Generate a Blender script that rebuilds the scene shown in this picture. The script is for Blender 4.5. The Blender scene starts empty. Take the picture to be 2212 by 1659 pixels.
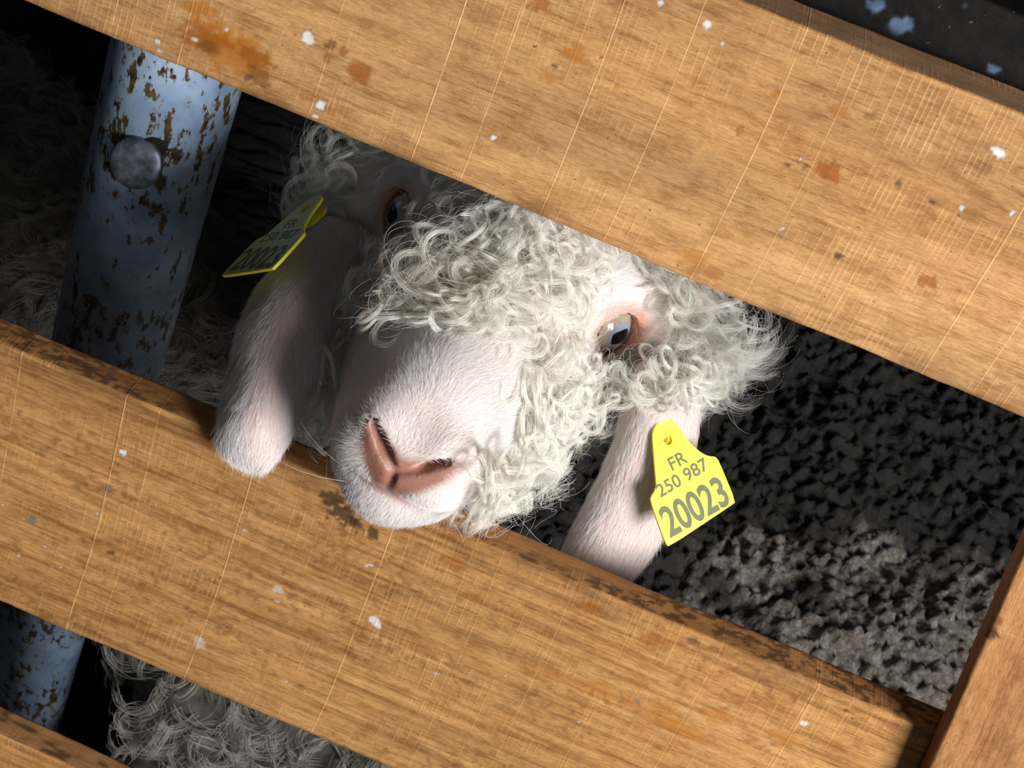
import bpy, math, random
import numpy as np
from mathutils import Vector, Matrix
from mathutils.bvhtree import BVHTree

rng = np.random.default_rng(7)
random.seed(7)
col = bpy.context.scene.collection
scene = bpy.context.scene

# ------------------------------------------------------------------ camera
FPX, CX, CY = 3400.0, 1106.0, 829.5
PITCH, ROLL = math.radians(47), math.radians(22.5)
CAM = np.array([0.0, 0.0, 1.42])
D = np.array([0, math.cos(PITCH), -math.sin(PITCH)])
U0 = np.array([0, math.sin(PITCH), math.cos(PITCH)])
X0 = np.array([1.0, 0, 0])
R_ = math.cos(ROLL) * X0 + math.sin(ROLL) * U0
U_ = -math.sin(ROLL) * X0 + math.cos(ROLL) * U0
cam_data = bpy.data.cameras.new('camera')
cam = bpy.data.objects.new('camera', cam_data)
col.objects.link(cam)
m = Matrix.Identity(4)
for i in range(3):
    m[i][0], m[i][1], m[i][2], m[i][3] = R_[i], U_[i], -D[i], CAM[i]
cam.matrix_world = m
cam_data.sensor_width = 36.0
cam_data.lens = FPX / 2212 * 36.0
cam_data.clip_start = 0.02
cam_data.dof.use_dof = True
cam_data.dof.focus_distance = 0.735
cam_data.dof.aperture_fstop = 38.0
scene.camera = cam

def ray(px, py):
    return D + (px - CX) / FPX * R_ - (py - CY) / FPX * U_
def P(px, py, z):
    return CAM + z * ray(px, py)
def hit(px, py, p0, n):
    r = ray(px, py)
    return CAM + r * (np.dot(p0 - CAM, n) / np.dot(r, n))
def c2w(v):                       # camera-frame direction (right, down, depth) to world
    return v[0] * R_ - v[1] * U_ + v[2] * D

# the fence leans back a little; its rails run along world X
LEAN = math.radians(15)
FV = np.array([0, math.sin(LEAN), math.cos(LEAN)])
FN = np.array([0, -math.cos(LEAN), math.sin(LEAN)])
F0 = P(1106, 900, 0.752)
FU = P(1106, 440, 0.75)          # the top rail is fixed on the far side of the frame

# ------------------------------------------------------------------ light
world = bpy.data.worlds.new('barn_air'); scene.world = world
world.use_nodes = True
bg = world.node_tree.nodes['Background']
bg.inputs[0].default_value = (0.62, 0.75, 1.0, 1)
bg.inputs[1].default_value = 0.010
def area_light(name, direction, dist, sx, sy, power, color, target):
    l = bpy.data.lights.new(name, 'AREA'); l.shape = 'RECTANGLE'
    l.size, l.size_y, l.energy, l.color = sx, sy, power, color
    o = bpy.data.objects.new(name, l); col.objects.link(o)
    d = direction / np.linalg.norm(direction)
    o.location = target + d * dist
    o.rotation_euler = Vector(d).to_track_quat('Z', 'Y').to_euler()
    return o
area_light('doorway_daylight', X0 * 0.70 + FV * 0.22 + FN * 0.62, 2.2, 0.75, 0.90, 88, (0.97, 0.985, 1.0), F0)
area_light('open_sky_behind_viewer', X0 * 0.10 + FV * 0.34 + FN * 0.93, 2.4, 0.9, 0.7, 2.6, (0.78, 0.89, 1.0), F0)
scene.view_settings.view_transform = 'Standard'
scene.view_settings.look = 'None'
scene.view_settings.exposure = 0.0
scene.view_settings.gamma = 1.0
scene.view_settings.use_curve_mapping = False
scene.cycles.max_bounces = 8
scene.cycles.diffuse_bounces = 5
scene.cycles.use_denoising = True
scene.cycles_curves.shape = 'RIBBONS'

# ------------------------------------------------------------------ helpers
def tag(o, label=None, cat=None, group=None, kind=None):
    if label: o['label'] = label
    if cat: o['category'] = cat
    if group: o['group'] = group
    if kind: o['kind'] = kind
    return o
def link(name, data, parent=None):
    o = bpy.data.objects.new(name, data); col.objects.link(o)
    if parent is not None:
        o.parent = parent
        o.matrix_parent_inverse = Matrix(parent_matrix(parent)).inverted()
    return o
def parent_matrix(o):
    mm = o.matrix_basis.copy()
    p = o.parent
    return mm if p is None else parent_matrix(p) @ o.matrix_parent_inverse @ mm
def mesh_np(name, verts, faces, mat=None, smooth=True, attr=None):
    me = bpy.data.meshes.new(name)
    verts = np.asarray(verts, dtype=np.float64)
    if isinstance(faces, np.ndarray):
        nf, k = faces.shape
        me.vertices.add(len(verts)); me.vertices.foreach_set('co', verts.astype(np.float32).ravel())
        me.loops.add(nf * k); me.loops.foreach_set('vertex_index', faces.astype(np.int32).ravel())
        me.polygons.add(nf)
        me.polygons.foreach_set('loop_start', (np.arange(nf) * k).astype(np.int32))
        me.polygons.foreach_set('loop_total', np.full(nf, k, dtype=np.int32))
        me.update(calc_edges=True); me.validate()
    else:
        me.from_pydata([tuple(v) for v in verts], [], faces)
    if smooth:
        me.polygons.foreach_set('use_smooth', np.ones(len(me.polygons), dtype=bool))
    if attr:
        for an, av in attr.items():
            a = me.attributes.new(an, 'FLOAT_COLOR', 'POINT')
            a.data.foreach_set('color', np.asarray(av, dtype=np.float32).ravel())
    if mat: me.materials.append(mat)
    return me
def hashgrid(seed):
    return np.random.default_rng(seed).random((64, 64, 64)).astype(np.float32)
_HG = hashgrid(3)
def vnoise(x, y, z):
    xi, yi, zi = np.floor(x).astype(int), np.floor(y).astype(int), np.floor(z).astype(int)
    fx, fy, fz = x - xi, y - yi, z - zi
    fx, fy, fz = fx * fx * (3 - 2 * fx), fy * fy * (3 - 2 * fy), fz * fz * (3 - 2 * fz)
    r = 0
    for dx in (0, 1):
        for dy in (0, 1):
            for dz in (0, 1):
                w = (fx if dx else 1 - fx) * (fy if dy else 1 - fy) * (fz if dz else 1 - fz)
                r = r + w * _HG[(xi + dx) % 64, (yi + dy) % 64, (zi + dz) % 64]
    return r
def fbm(x, y, z, o=4):
    s, a, t = 0, 0.5, 0
    for i in range(o):
        s = s + a * vnoise(x * 2**i + 17 * i, y * 2**i + 5 * i, z * 2**i + 9 * i); t += a; a *= 0.5
    return s / t
def sstep(a, b, x):
    t = np.clip((x - a) / (b - a), 0, 1); return t * t * (3 - 2 * t)

# node helper
class NT:
    def __init__(s, name):
        s.m = bpy.data.materials.new(name); s.m.use_nodes = True
        s.t = s.m.node_tree; s.b = s.t.nodes['Principled BSDF']
    def n(s, typ, **kw):
        nd = s.t.nodes.new(typ)
        for k, v in kw.items():
            if k.startswith('i_'): nd.inputs[k[2:]].default_value = v
            else: setattr(nd, k, v)
        return nd
    def l(s, a, b): s.t.links.new(a, b)
    def noise(s, vec, scale, detail=4, rough=0.55, xyz=(1, 1, 1), off=(0, 0, 0)):
        mp = s.n('ShaderNodeMapping'); mp.inputs['Scale'].default_value = xyz; mp.inputs['Location'].default_value = off
        s.l(vec, mp.inputs['Vector'])
        nz = s.n('ShaderNodeTexNoise'); nz.inputs['Scale'].default_value = scale
        nz.inputs['Detail'].default_value = detail; nz.inputs['Roughness'].default_value = rough
        s.l(mp.outputs[0], nz.inputs['Vector'])
        return nz.outputs['Fac']
    def ramp(s, fac, stops):
        r = s.n('ShaderNodeValToRGB'); el = r.color_ramp.elements
        while len(el) < len(stops): el.new(0.5)
        for e, (p, c) in zip(el, stops):
            e.position = p; e.color = c if len(c) == 4 else (*c, 1)
        s.l(fac, r.inputs[0]); return r.outputs[0]
    def mix(s, fac, a, b, blend='MIX'):
        x = s.n('ShaderNodeMix', data_type='RGBA', blend_type=blend)
        for sock, v in ((x.inputs[0], fac), (x.inputs[6], a), (x.inputs[7], b)):
            if isinstance(v, (int, float)): sock.default_value = v
            elif isinstance(v, tuple): sock.default_value = v if len(v) == 4 else (*v, 1)
            else: s.l(v, sock)
        return x.outputs[2]
    def math(s, op, a, b=0.0):
        x = s.n('ShaderNodeMath', operation=op)
        for sock, v in ((x.inputs[0], a), (x.inputs[1], b)):
            if isinstance(v, (int, float)): sock.default_value = v
            else: s.l(v, sock)
        return x.outputs[0]
    def bump(s, h, strength, dist):
        b = s.n('ShaderNodeBump'); b.inputs['Strength'].default_value = strength; b.inputs['Distance'].default_value = dist
        s.l(h, b.inputs['Height']); return b
def g3(v): return (v, v, v)
def srgb(r, g, b):
    f = lambda c: (c / 255 / 12.92) if c / 255 <= .04045 else ((c / 255 + .055) / 1.055) ** 2.4
    return (f(r), f(g), f(b))

# ------------------------------------------------------------------ wood
def wood_material(name, light, dark, seed, ringscale=1.0, ringamt=0.5, saw=0.5, ribs=0.0):
    k = NT(name)
    tc = k.n('ShaderNodeTexCoord').outputs['Object']
    o = (seed * 1.7, seed * .9, seed * .31)
    # slow colour drift and annual rings, stretched along the board
    warp = k.noise(tc, 3.0, 3, .5, (1.2, 6, 6), o)
    rings = k.noise(tc, 1.0, 3, .6, (2.2, 62 * ringscale, 40 * ringscale), o)
    fib = k.noise(tc, 1.0, 6, .65, (26, 520, 520), o)
    fine = k.noise(tc, 1.0, 3, .7, (260, 1500, 1500), o)
    base = k.ramp(rings, [(.30, dark), (.5, tuple(.5 * (a + b) for a, b in zip(light, dark))), (.68, light)])
    base = k.mix(1 - ringamt, base, light)
    rib = k.noise(tc, 1.0, 3, .6, (7, 210, 120), (o[0] + 2, o[1], o[2]))
    base = k.mix(k.math('MULTIPLY', k.ramp(rib, [(.50, g3(0)), (.66, g3(1))]), ribs), base, (dark[0] * .62, dark[1] * .55, dark[2] * .5))
    wc = k.ramp(warp, [(.35, g3(.80)), (.65, g3(1.05))])
    base = k.mix(1.0, base, wc, 'MULTIPLY')
    fc = k.ramp(fib, [(.30, (.60, .48, .36)), (.45, (.95, .93, .90)), (.70, (1.14, 1.13, 1.12))])
    base = k.mix(.85, base, fc, 'MULTIPLY')
    ff = k.ramp(fine, [(.32, g3(.62)), (.5, g3(1.0)), (.70, (1.24, 1.24, 1.24))])
    base = k.mix(.75, base, ff, 'MULTIPLY')
    # saw marks straight across the board: fine ones in patches, a few long bright ones
    wob = k.noise(tc, 1.0, 2, .5, (3, 8, 8), o)
    cx = k.n('ShaderNodeSeparateXYZ'); k.l(tc, cx.inputs[0])
    yy = k.math('MULTIPLY', k.math('MULTIPLY', cx.outputs[1], cx.outputs[1]), 0.35)
    xx = k.math('ADD', k.math('ADD', cx.outputs[0], k.math('MULTIPLY', wob, 0.004)), yy)
    cb = k.n('ShaderNodeCombineXYZ'); k.l(xx, cb.inputs[0])
    def lines(scale, w0, w1, seed_):
        v = k.n('ShaderNodeTexVoronoi', voronoi_dimensions='1D', feature='F1')
        k.l(k.math('ADD', k.math('MULTIPLY', xx, scale), seed_), v.inputs['W']); v.inputs['Scale'].default_value = 1.0
        sp_ = k.n('ShaderNodeSeparateColor'); k.l(v.outputs['Color'], sp_.inputs[0])
        return k.math('MULTIPLY', k.ramp(v.outputs['Distance'], [(w0, g3(1)), (w1, g3(0))]), sp_.outputs[0])
    patch = k.noise(tc, 1.0, 3, .6, (16, 46, 40), (o[0] + 3, o[1], o[2]))
    pm = k.ramp(patch, [(.44, g3(0)), (.60, g3(1))])
    fs = k.math('MULTIPLY', lines(330.0, .05, .22, seed * 3.3), pm)
    base = k.mix(k.math('MULTIPLY', fs, saw * .55), base, (min(light[0] * 1.35, 1), light[1] * 1.30, light[2] * 1.35))
    lbreak = k.noise(tc, 1.0, 4, .7, (20, 60, 60), (o[0] + 5, o[1], o[2]))
    ls = k.math('MULTIPLY', lines(26.0, .004, .012, seed * 5.1), k.ramp(lbreak, [(.34, g3(0.15)), (.50, g3(1))]))
    base = k.mix(k.math('MULTIPLY', ls, saw * 1.15), base, (min(light[0] * 1.5, 1), light[1] * 1.5, light[2] * 1.6))
    # short resin dashes along the grain and tiny dark specks
    dash = k.noise(tc, 1.0, 2, .5, (30, 170, 170), (o[0] + 11, o[1] + 4, o[2]))
    dm = k.ramp(dash, [(.68, g3(0)), (.75, g3(1))])
    base = k.mix(k.math('MULTIPLY', dm, .55), base, (.36, .145, .035))
    blot = k.noise(tc, 1.0, 4, .65, (55, 120, 120), (o[0] + 21, o[1], o[2]))
    base = k.mix(.9, base, k.ramp(blot, [(.34, (.74, .66, .56)), (.50, g3(1.0)), (.68, (1.10, 1.10, 1.10))]), 'MULTIPLY')
    sp = k.noise(tc, 420.0, 2, .5, (1, 1, 1), o)
    base = k.mix(k.ramp(sp, [(.70, g3(0)), (.78, g3(.75))]), base, (.07, .045, .03))
    # marks that sit on this board: splashes, resin, dirt
    at = k.n('ShaderNodeAttribute', attribute_name='marks')
    base = k.mix(at.outputs['Alpha'], base, at.outputs['Color'])
    k.l(base, k.b.inputs['Base Color'])
    k.b.inputs['Roughness'].default_value = .62
    k.b.inputs['Specular IOR Level'].default_value = .25
    h = k.math('ADD', k.math('ADD', k.math('MULTIPLY', fib, .6), k.math('MULTIPLY', fine, .5)), k.math('ADD', k.math('MULTIPLY', fs, .35), k.math('MULTIPLY', ls, .6)))
    k.l(k.bump(h, .55, .0006).outputs[0], k.b.inputs['Normal'])
    return k.m

def board(name, corners, thick, mat, label, cat, marks=None, res=.0016, rough=.0004, normal=None, r=.002):
    """corners: world TL, TR, BR, BL of the front face."""
    TL, TR, BR, BL = [np.asarray(c) for c in corners]
    xa = (TR - TL + BR - BL); xa /= np.linalg.norm(xa)
    z = np.cross(xa, (TL + TR) - (BL + BR)); z /= np.linalg.norm(z)
    y = np.cross(z, xa)
    org = (TL + TR + BR + BL) / 4
    loc = lambda p: np.array([np.dot(p - org, xa), np.dot(p - org, y), np.dot(p - org, z)])
    a, b, c, d = loc(TL), loc(TR), loc(BR), loc(BL)
    L = max(b[0] - a[0], c[0] - d[0]); H = a[1] - d[1]
    nu = int(L / res) + 2; nv = int(H / res) + 2
    # closed profile: front (t 0..1), round edge, top, round edge, back, bottom
    prof = []
    for t in np.linspace(r / H, 1 - r / H, nv): prof.append((t, 0, 0.0))
    for q in (30, 60, 90):
        prof.append((1, -r + r * math.sin(math.radians(q)), -r + r * math.cos(math.radians(q))))
    for s in np.linspace(r, thick - r, max(6, int(thick / res)))[1:]: prof.append((1, 0, -s))
    for q in (45, 90): prof.append((1, -r + r * math.cos(math.radians(q)), -thick + r - r * math.sin(math.radians(q))))
    for t in (.66, .33, .03): prof.append((t, 0, -thick))
    for s in np.linspace(thick - r, r, 6): prof.append((0, 0, -s))
    prof.append((0, .3 * r, -.3 * r))
    pt = np.array([p[0] for p in prof]); po = np.array([p[1] for p in prof]); pz = np.array([p[2] for p in prof])
    u = np.linspace(0, 1, nu)[:, None]
    xt = a[0] + (b[0] - a[0]) * u; xb = d[0] + (c[0] - d[0]) * u
    yt = a[1] + (b[1] - a[1]) * u; yb = d[1] + (c[1] - d[1]) * u
    X = xb + (xt - xb) * pt; Y = yb + (yt - yb) * pt + po; Z = np.broadcast_to(pz, X.shape).copy()
    w = (fbm(X * 25 + 3, Y * 25, Z * 25 + L * 50, 3) - .5) * rough * 6
    Y = Y + w * ((pt > .99) | (pt < .01)); Z = Z + (fbm(X * 200, Y * 300, Z * 300 + 7, 2) - .5) * rough
    V = np.stack([X, Y, Z], -1).reshape(-1, 3)
    n = len(prof)
    i, j = np.meshgrid(np.arange(nu - 1), np.arange(n), indexing='ij')
    j2 = (j + 1) % n
    F = np.stack([i * n + j, (i + 1) * n + j, (i + 1) * n + j2, i * n + j2], -1).reshape(-1, 4)
    mk = np.zeros((len(V), 4), np.float32)
    toloc = lambda px, py: loc(hit(px, py, org, z))
    if marks: marks(V, mk, toloc, thick)
    me = mesh_np(name, V, F, mat, True, {'marks': mk})
    # end caps
    import bmesh
    bm = bmesh.new(); bm.from_mesh(me); bm.verts.ensure_lookup_table()
    bm.faces.new([bm.verts[q] for q in range(n)]); bm.faces.new([bm.verts[(nu - 1) * n + q] for q in reversed(range(n))])
    bmesh.ops.recalc_face_normals(bm, faces=bm.faces[:])
    bm.to_mesh(me); bm.free()
    o = link(name, me)
    mm = Matrix.Identity(4)
    for q in range(3): mm[q][0], mm[q][1], mm[q][2], mm[q][3] = xa[q], y[q], z[q], org[q]
    o.matrix_world = mm
    return tag(o, label, cat)

def paint(mk, mask, color):
    a0 = mk[:, 3]; a1 = np.clip(mask, 0, 1)
    out = a1 + a0 * (1 - a1)
    for q in range(3):
        mk[:, q] = np.where(out > 1e-5, (color[q] * a1 + mk[:, q] * a0 * (1 - a1)) / np.maximum(out, 1e-5), 0)
    mk[:, 3] = out
PXM = 1 / 4700.0
def spot(V, mk, toloc, px, py, rad, color, alpha=1.0, ax=1.0, ang=0.0, rag=.8, front=True):
    c = toloc(px, py)
    dx, dy = V[:, 0] - c[0], V[:, 1] - c[1]
    ca, sa = math.cos(ang), math.sin(ang)
    ex, ey = (dx * ca + dy * sa) / ax, -dx * sa + dy * ca
    rr = np.hypot(ex, ey)
    nz = fbm(V[:, 0] * 420 + px, V[:, 1] * 420 + py, V[:, 2] * 50, 3)
    rm = rad * PXM
    m_ = sstep(1.25, .75, rr / rm + (nz - .5) * 2 * rag) * (V[:, 2] > -.004)
    paint(mk, m_ * alpha, color)
WHITE = srgb(226, 224, 220); RESIN = srgb(152, 80, 12); AMBER = srgb(178, 108, 26); MUD = srgb(62, 48, 34); DKRED = srgb(106, 62, 32)

def marks_upper(V, mk, L, th):
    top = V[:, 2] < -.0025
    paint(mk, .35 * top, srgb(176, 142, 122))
    n = fbm(V[:, 0] * 30, V[:, 1] * 110, V[:, 2] * 110, 4)
    # grime along the lower edge
    yb = V[:, 1].min()
    e = np.clip(1 - (V[:, 1] - yb) / .016, 0, 1) * (V[:, 2] > -.004)
    paint(mk, e * sstep(.42, .7, n) * .65, srgb(96, 64, 36))
    for px, py, r, c, a, ax in [
        (505, 115, 46, AMBER, .75, 1.8), (440, 80, 32, RESIN, .7, 1.6), (545, 120, 22, RESIN, .75, 2), (430, 20, 24, AMBER, .75, 1.4), (475, 60, 16, AMBER, .6, 1.6),
        (450, 105, 16, DKRED, .6, 1.4), (780, 160, 24, RESIN, .75, 1.0), (713, 100, 13, DKRED, .7, 1), (745, 110, 10, RESIN, .7, 1),
        (705, 125, 9, RESIN, .7, 1), (1165, 12, 16, RESIN, .7, 1.3), (1245, 118, 20, AMBER, .75, 1.1), (1790, 370, 19, RESIN, .8, 1.5),
        (1675, 205, 9, AMBER, .8, 1), (1600, 283, 8, AMBER, .8, 1), (1880, 253, 12, DKRED, .5, 1.2), (2120, 362, 16, DKRED, .4, 1.5),
        (1500, 560, 24, AMBER, .55, 1.3), (1540, 590, 16, RESIN, .5, 1.4), (2005, 605, 16, RESIN, .7, 1.3), (1815, 240, 14, RESIN, .55, 1.8),
        (560, 165, 24, srgb(70, 40, 24), .45, 1.1), (535, 165, 12, MUD, .6, 1), (1335, 190, 8, AMBER, .6, 1.2), (1190, 170, 12, AMBER, .5, 1.6),
        (280, 150, 22, srgb(120, 80, 50), .4, 2.5), (180, 45, 18, srgb(120, 80, 50), .35, 2.5), (860, 340, 26, srgb(110, 74, 40), .35, 2)]:
        spot(V, mk, L, px, py, r, c, a, ax)
    for px, py, r in [(692, 228, 11), (665, 82, 14), (668, 90, 9), (1530, 54, 10), (1426, 6, 7), (1066, 297, 6), (2078, 450, 6), (340, 90, 8),
                      (345, 110, 6), (384, 31, 4), (2160, 330, 11), (2150, 322, 8), (1790, 498, 3), (1762, 515, 2.5), (1727, 344, 3), (574, 37, 3), (490, 66, 3),
                      (1509, 430, 3), (420, 86, 5), (1690, 495, 5), (2185, 460, 5), (1560, 96, 5), (682, 250, 6)]:
        spot(V, mk, L, px, py, r, WHITE, .95, 1, 0, .55)
    for px, py, r in [(1940, 395, 4), (1635, 539, 3), (1810, 552, 6), (1200, 144, 4), (1740, 360, 5), (2015, 437, 5), (530, 40, 4), (1700, 358, 4)]:
        spot(V, mk, L, px, py, r, MUD, .8, 1.4)

def marks_lower(V, mk, L, th):
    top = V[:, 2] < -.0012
    n = fbm(V[:, 0] * 40, V[:, 1] * 150, V[:, 2] * 150, 4)
    n2 = fbm(V[:, 0] * 14 + 9, V[:, 1] * 40, V[:, 2] * 60, 4)
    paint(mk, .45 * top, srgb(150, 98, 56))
    paint(mk, top * sstep(.36, .52, n2) * .8 * sstep(.46, .58, fbm(V[:, 0] * 230, V[:, 1] * 5, V[:, 2] * 420, 4)), srgb(66, 48, 32))
    yt = V[:, 1].max()
    e = np.clip(1 - (yt - V[:, 1]) / .02, 0, 1) * (~top)
    paint(mk, e * sstep(.45, .68, n) * .6, srgb(92, 62, 36))
    g = fbm(V[:, 0] * 300, V[:, 1] * 300, V[:, 2] * 80, 3)
    paint(mk, sstep(.60, .74, g) * sstep(.42, .6, n2) * .5 * (~top), srgb(112, 74, 40))
    # mud rubbed onto the edge beside the muzzle and along the top at right
    for px, py, r, ax in [(725, 1080, 26, 1.3), (745, 1110, 26, 1.4), (770, 1130, 18, 1.4), (800, 1150, 12, 1.5)]:
        spot(V, mk, L, px, py, r, MUD, .85, ax, 0, 1.2)
    for px, py, r, a in [(1420, 1385, 22, .5), (1270, 1310, 16, .5), (240, 1195, 7, .8), (980, 1215, 20, .35), (1020, 1290, 14, .35), (230, 1055, 14, .5), (120, 950, 10, .5),
                         (1500, 1385, 8, .6), (1650, 1420, 9, .6), (1830, 1535, 7, .8)]:
        spot(V, mk, L, px, py, r, MUD if r < 12 else RESIN, a, 1.5, 0, .9)
    for px, py, r, a in [(265, 977, 9, .95), (110, 1005, 4, .9), (800, 1220, 5, .8), (810, 1340, 14, .8), (815, 1352, 9, .7), (600, 1300, 6, .6), (430, 1390, 18, .35),
                         (1738, 1562, 9, .9), (528, 1147, 4, .9), (40, 1200, 5, .8), (98, 1180, 4, .8), (600, 1275, 14, .4), (360, 1310, 4, .8), (5, 1090, 4, .8), (790, 1222, 4, .8),
                         (620, 1470, 4, .8), (940, 1455, 5, .6), (1090, 1460, 5, .6), (1250, 1560, 4, .8), (210, 1110, 3, .8), (130, 1225, 3, .8)]:
        spot(V, mk, L, px, py, r, WHITE, a, 1, 0, .6)
    for px, py, r, ax_ in [(230, 1055, 11, 1.6), (1378, 1515, 12, .6), (1385, 1535, 8, .7), (70, 1125, 14, 1.4)]:
        spot(V, mk, L, px, py, r, srgb(118, 110, 98), .8, ax_, .2, .8)
    for px, py, r, a, ax in [(1420, 1540, 34, .35, 2), (1480, 1580, 26, .45, 2.2), (1550, 1545, 20, .5, 1.8), (1700, 1595, 22, .5, 2), (1290, 1490, 26, .35, 2.2), (1180, 1450, 22, .3, 2)]:
        spot(V, mk, L, px, py, r, AMBER, a, ax, 0, 1)
def marks_low(V, mk, L, th):
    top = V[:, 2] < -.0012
    n = fbm(V[:, 0] * 60, V[:, 1] * 150, V[:, 2] * 150, 4)
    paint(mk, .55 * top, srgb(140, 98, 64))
    paint(mk, top * sstep(.52, .66, n) * .8, MUD)
def marks_post(V, mk, L, th):
    n = fbm(V[:, 0] * 60, V[:, 1] * 150, V[:, 2] * 150, 4)
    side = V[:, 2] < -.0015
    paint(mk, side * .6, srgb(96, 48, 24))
    spot(V, mk, L, 2145, 1368, 14, MUD, .9, 1.2)
    spot(V, mk, L, 2150, 1350, 9, DKRED, .6, 3)
def quad(lt, lb, x0, x1, p0=F0, n=FN):
    """front face between two photo lines (x0,y0,x1,y1), cut at image columns along each line, on a plane"""
    def at(l, t): return hit(l[0] + (l[2] - l[0]) * t, l[1] + (l[3] - l[1]) * t, p0, n)
    return [at(lt, x0), at(lt, x1), at(lb, x1), at(lb, x0)]

w_upper = wood_material('pine_board', srgb(210, 161, 106), srgb(164, 112, 60), 1.3, .8, .62, .75, .25)
w_lower = wood_material('pine_board_ribbed', srgb(206, 155, 97), srgb(164, 110, 56), 4.1, 2.6, .6, .6, .55)
w_post = wood_material('larch_post', srgb(196, 142, 90), srgb(160, 106, 60), 7.7, .8, .5, .3)

board('fence_rail', quad((1591, 0, 2212, 250), (40, 0, 2212, 905), -4.0, 1.9, FU)[0:2] + quad((1591, 0, 2212, 250), (40, 0, 2212, 905), -.43, 1.26, FU)[2:4],
      .036, w_upper, 'wide pale pine rail above the goat\'s head with white splashes and amber resin spots', 'fence rail', marks_upper)
lt = (0, 741, 1914, 1538); lb = (0, 1302, 830, 1656)
board('fence_rail', quad(lt, lb, -.45, 1.42)[0:2] + quad(lt, lb, -1.04, 3.27)[2:4],
      .021, w_lower, 'pine rail under the goat\'s chin with a muddy top edge', 'fence rail', marks_lower)
lt = (-200, 1505, 300, 1746); lb = (-420, 2050, 600, 2480)
board('fence_rail', [hit(-900, 1177, F0, FN), hit(700, 1910, F0, FN), hit(480, 2380, F0, FN), hit(-1060, 1730, F0, FN)],
      .021, w_lower, 'lowest pine rail, only its corner showing below the blue pipe', 'fence rail', marks_low)
PN = F0 + FN * .016
pl = (2212 + 202 * .14, 1186 - 466 * .14, 2009 - 203 * .45, 1652 + 466 * .45)
A, B = hit(pl[0], pl[1], PN, FN), hit(pl[2], pl[3], PN, FN)
w_ = X0 * .115
# built lengthwise: local x runs down the post so the grain does too
board('fence_post', [A + w_, B + w_, B, A], .0155, w_post, 'upright wooden post crossing the rail ends at bottom right', 'fence post', marks_post)

# ------------------------------------------------------------------ blue pipe
def pipe_material():
    k = NT('worn_blue_paint'); tc = k.n('ShaderNodeTexCoord').outputs['Object']
    big = k.noise(tc, 30, 3, .6)
    c = k.ramp(big, [(.3, srgb(132, 158, 192)), (.6, srgb(172, 196, 220)), (.75, srgb(196, 210, 224))])
    r1 = k.noise(tc, 1.0, 5, .66, (150, 150, 64)); r2 = k.noise(tc, 1.0, 3, .6, (22, 22, 12), (4, 2, 1))
    rm = k.ramp(k.math('ADD', r1, k.math('MULTIPLY', k.math('SUBTRACT', r2, .5), .5)), [(.570, g3(0)), (.595, g3(1))])
    rc = k.ramp(k.noise(tc, 140, 3), [(.35, srgb(52, 40, 24)), (.65, srgb(112, 92, 58))])
    halo = k.ramp(k.math('ADD', r1, k.math('MULTIPLY', k.math('SUBTRACT', r2, .5), .5)), [(.52, g3(0)), (.60, g3(.6))])
    c = k.mix(halo, c, srgb(150, 138, 112)); c = k.mix(rm, c, rc)
    dk = k.noise(tc, 55, 4, .6, (1, 1, 1), (7, 7, 7))
    c = k.mix(k.ramp(dk, [(.68, g3(0)), (.76, g3(.8))]), c, srgb(40, 46, 72))
    k.l(c, k.b.inputs['Base Color'])
    k.b.inputs['Roughness'].default_value = .42
    k.l(k.bump(k.math('SUBTRACT', k.math('MULTIPLY', big, .3), rm), .4, .0006).outputs[0], k.b.inputs['Normal'])
    return k.m
def tube(name, p0, p1, rad, mat, parent=None, seg=64, wall=.004):
    p0, p1 = np.asarray(p0), np.asarray(p1); ax = p1 - p0; L = np.linalg.norm(ax); ax /= L
    a = np.cross(ax, [0.3, 1, .2]); a /= np.linalg.norm(a); b = np.cross(ax, a)
    V, F = [], []
    prof = [(0, rad), (L, rad), (L, rad - wall), (0, rad - wall)]
    for (h, r) in prof:
        for q in range(seg):
            t = 2 * math.pi * q / seg
            V.append(p0 + ax * h + (a * math.cos(t) + b * math.sin(t)) * r)
    for s in range(4):
        for q in range(seg):
            s2, q2 = (s + 1) % 4, (q + 1) % seg
            F.append((s * seg + q, s * seg + q2, s2 * seg + q2, s2 * seg + q))
    return V, F
A = P(380, 150, .905); B = P(233, 760, 1.102); dirp = (B - A) / np.linalg.norm(B - A)
PR = .0390
ptop, pbot = A + dirp * (A[2] - 1.70) / -dirp[2], A + dirp * ((A[2] + .03) / -dirp[2])
V, F = tube('p', ptop, pbot, PR, None)
pipe = link('metal_pipe', mesh_np('metal_pipe', V, F, pipe_material()))
tag(pipe, 'upright blue painted metal pipe flecked with rust behind the rails', 'pipe')
# carriage bolt through the pipe
def lathe(profile, axis_o, axis, seg=40):
    ax = np.asarray(axis) / np.linalg.norm(axis); a = np.cross(ax, [.2, .9, .3]); a /= np.linalg.norm(a); b = np.cross(ax, a)
    V, F = [], []
    for (r, h) in profile:
        for q in range(seg):
            t = 2 * math.pi * q / seg; V.append(axis_o + ax * h + (a * math.cos(t) + b * math.sin(t)) * r)
    for s in range(len(profile) - 1):
        for q in range(seg):
            q2 = (q + 1) % seg; F.append((s * seg + q, s * seg + q2, (s + 1) * seg + q2, (s + 1) * seg + q))
    F.append(tuple(range((len(profile) - 1) * seg, len(profile) * seg))); F.append(tuple(reversed(range(seg))))
    return V, F
k = NT('zinc_steel'); tc = k.n('ShaderNodeTexCoord').outputs['Object']
k.l(k.ramp(k.noise(tc, 120, 5, .65), [(.35, srgb(84, 78, 70)), (.5, srgb(104, 112, 126)), (.7, srgb(150, 154, 162))]), k.b.inputs['Base Color'])
k.b.inputs['Metallic'].default_value = .7; k.b.inputs['Roughness'].default_value = .42
STEEL = k.m
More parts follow.
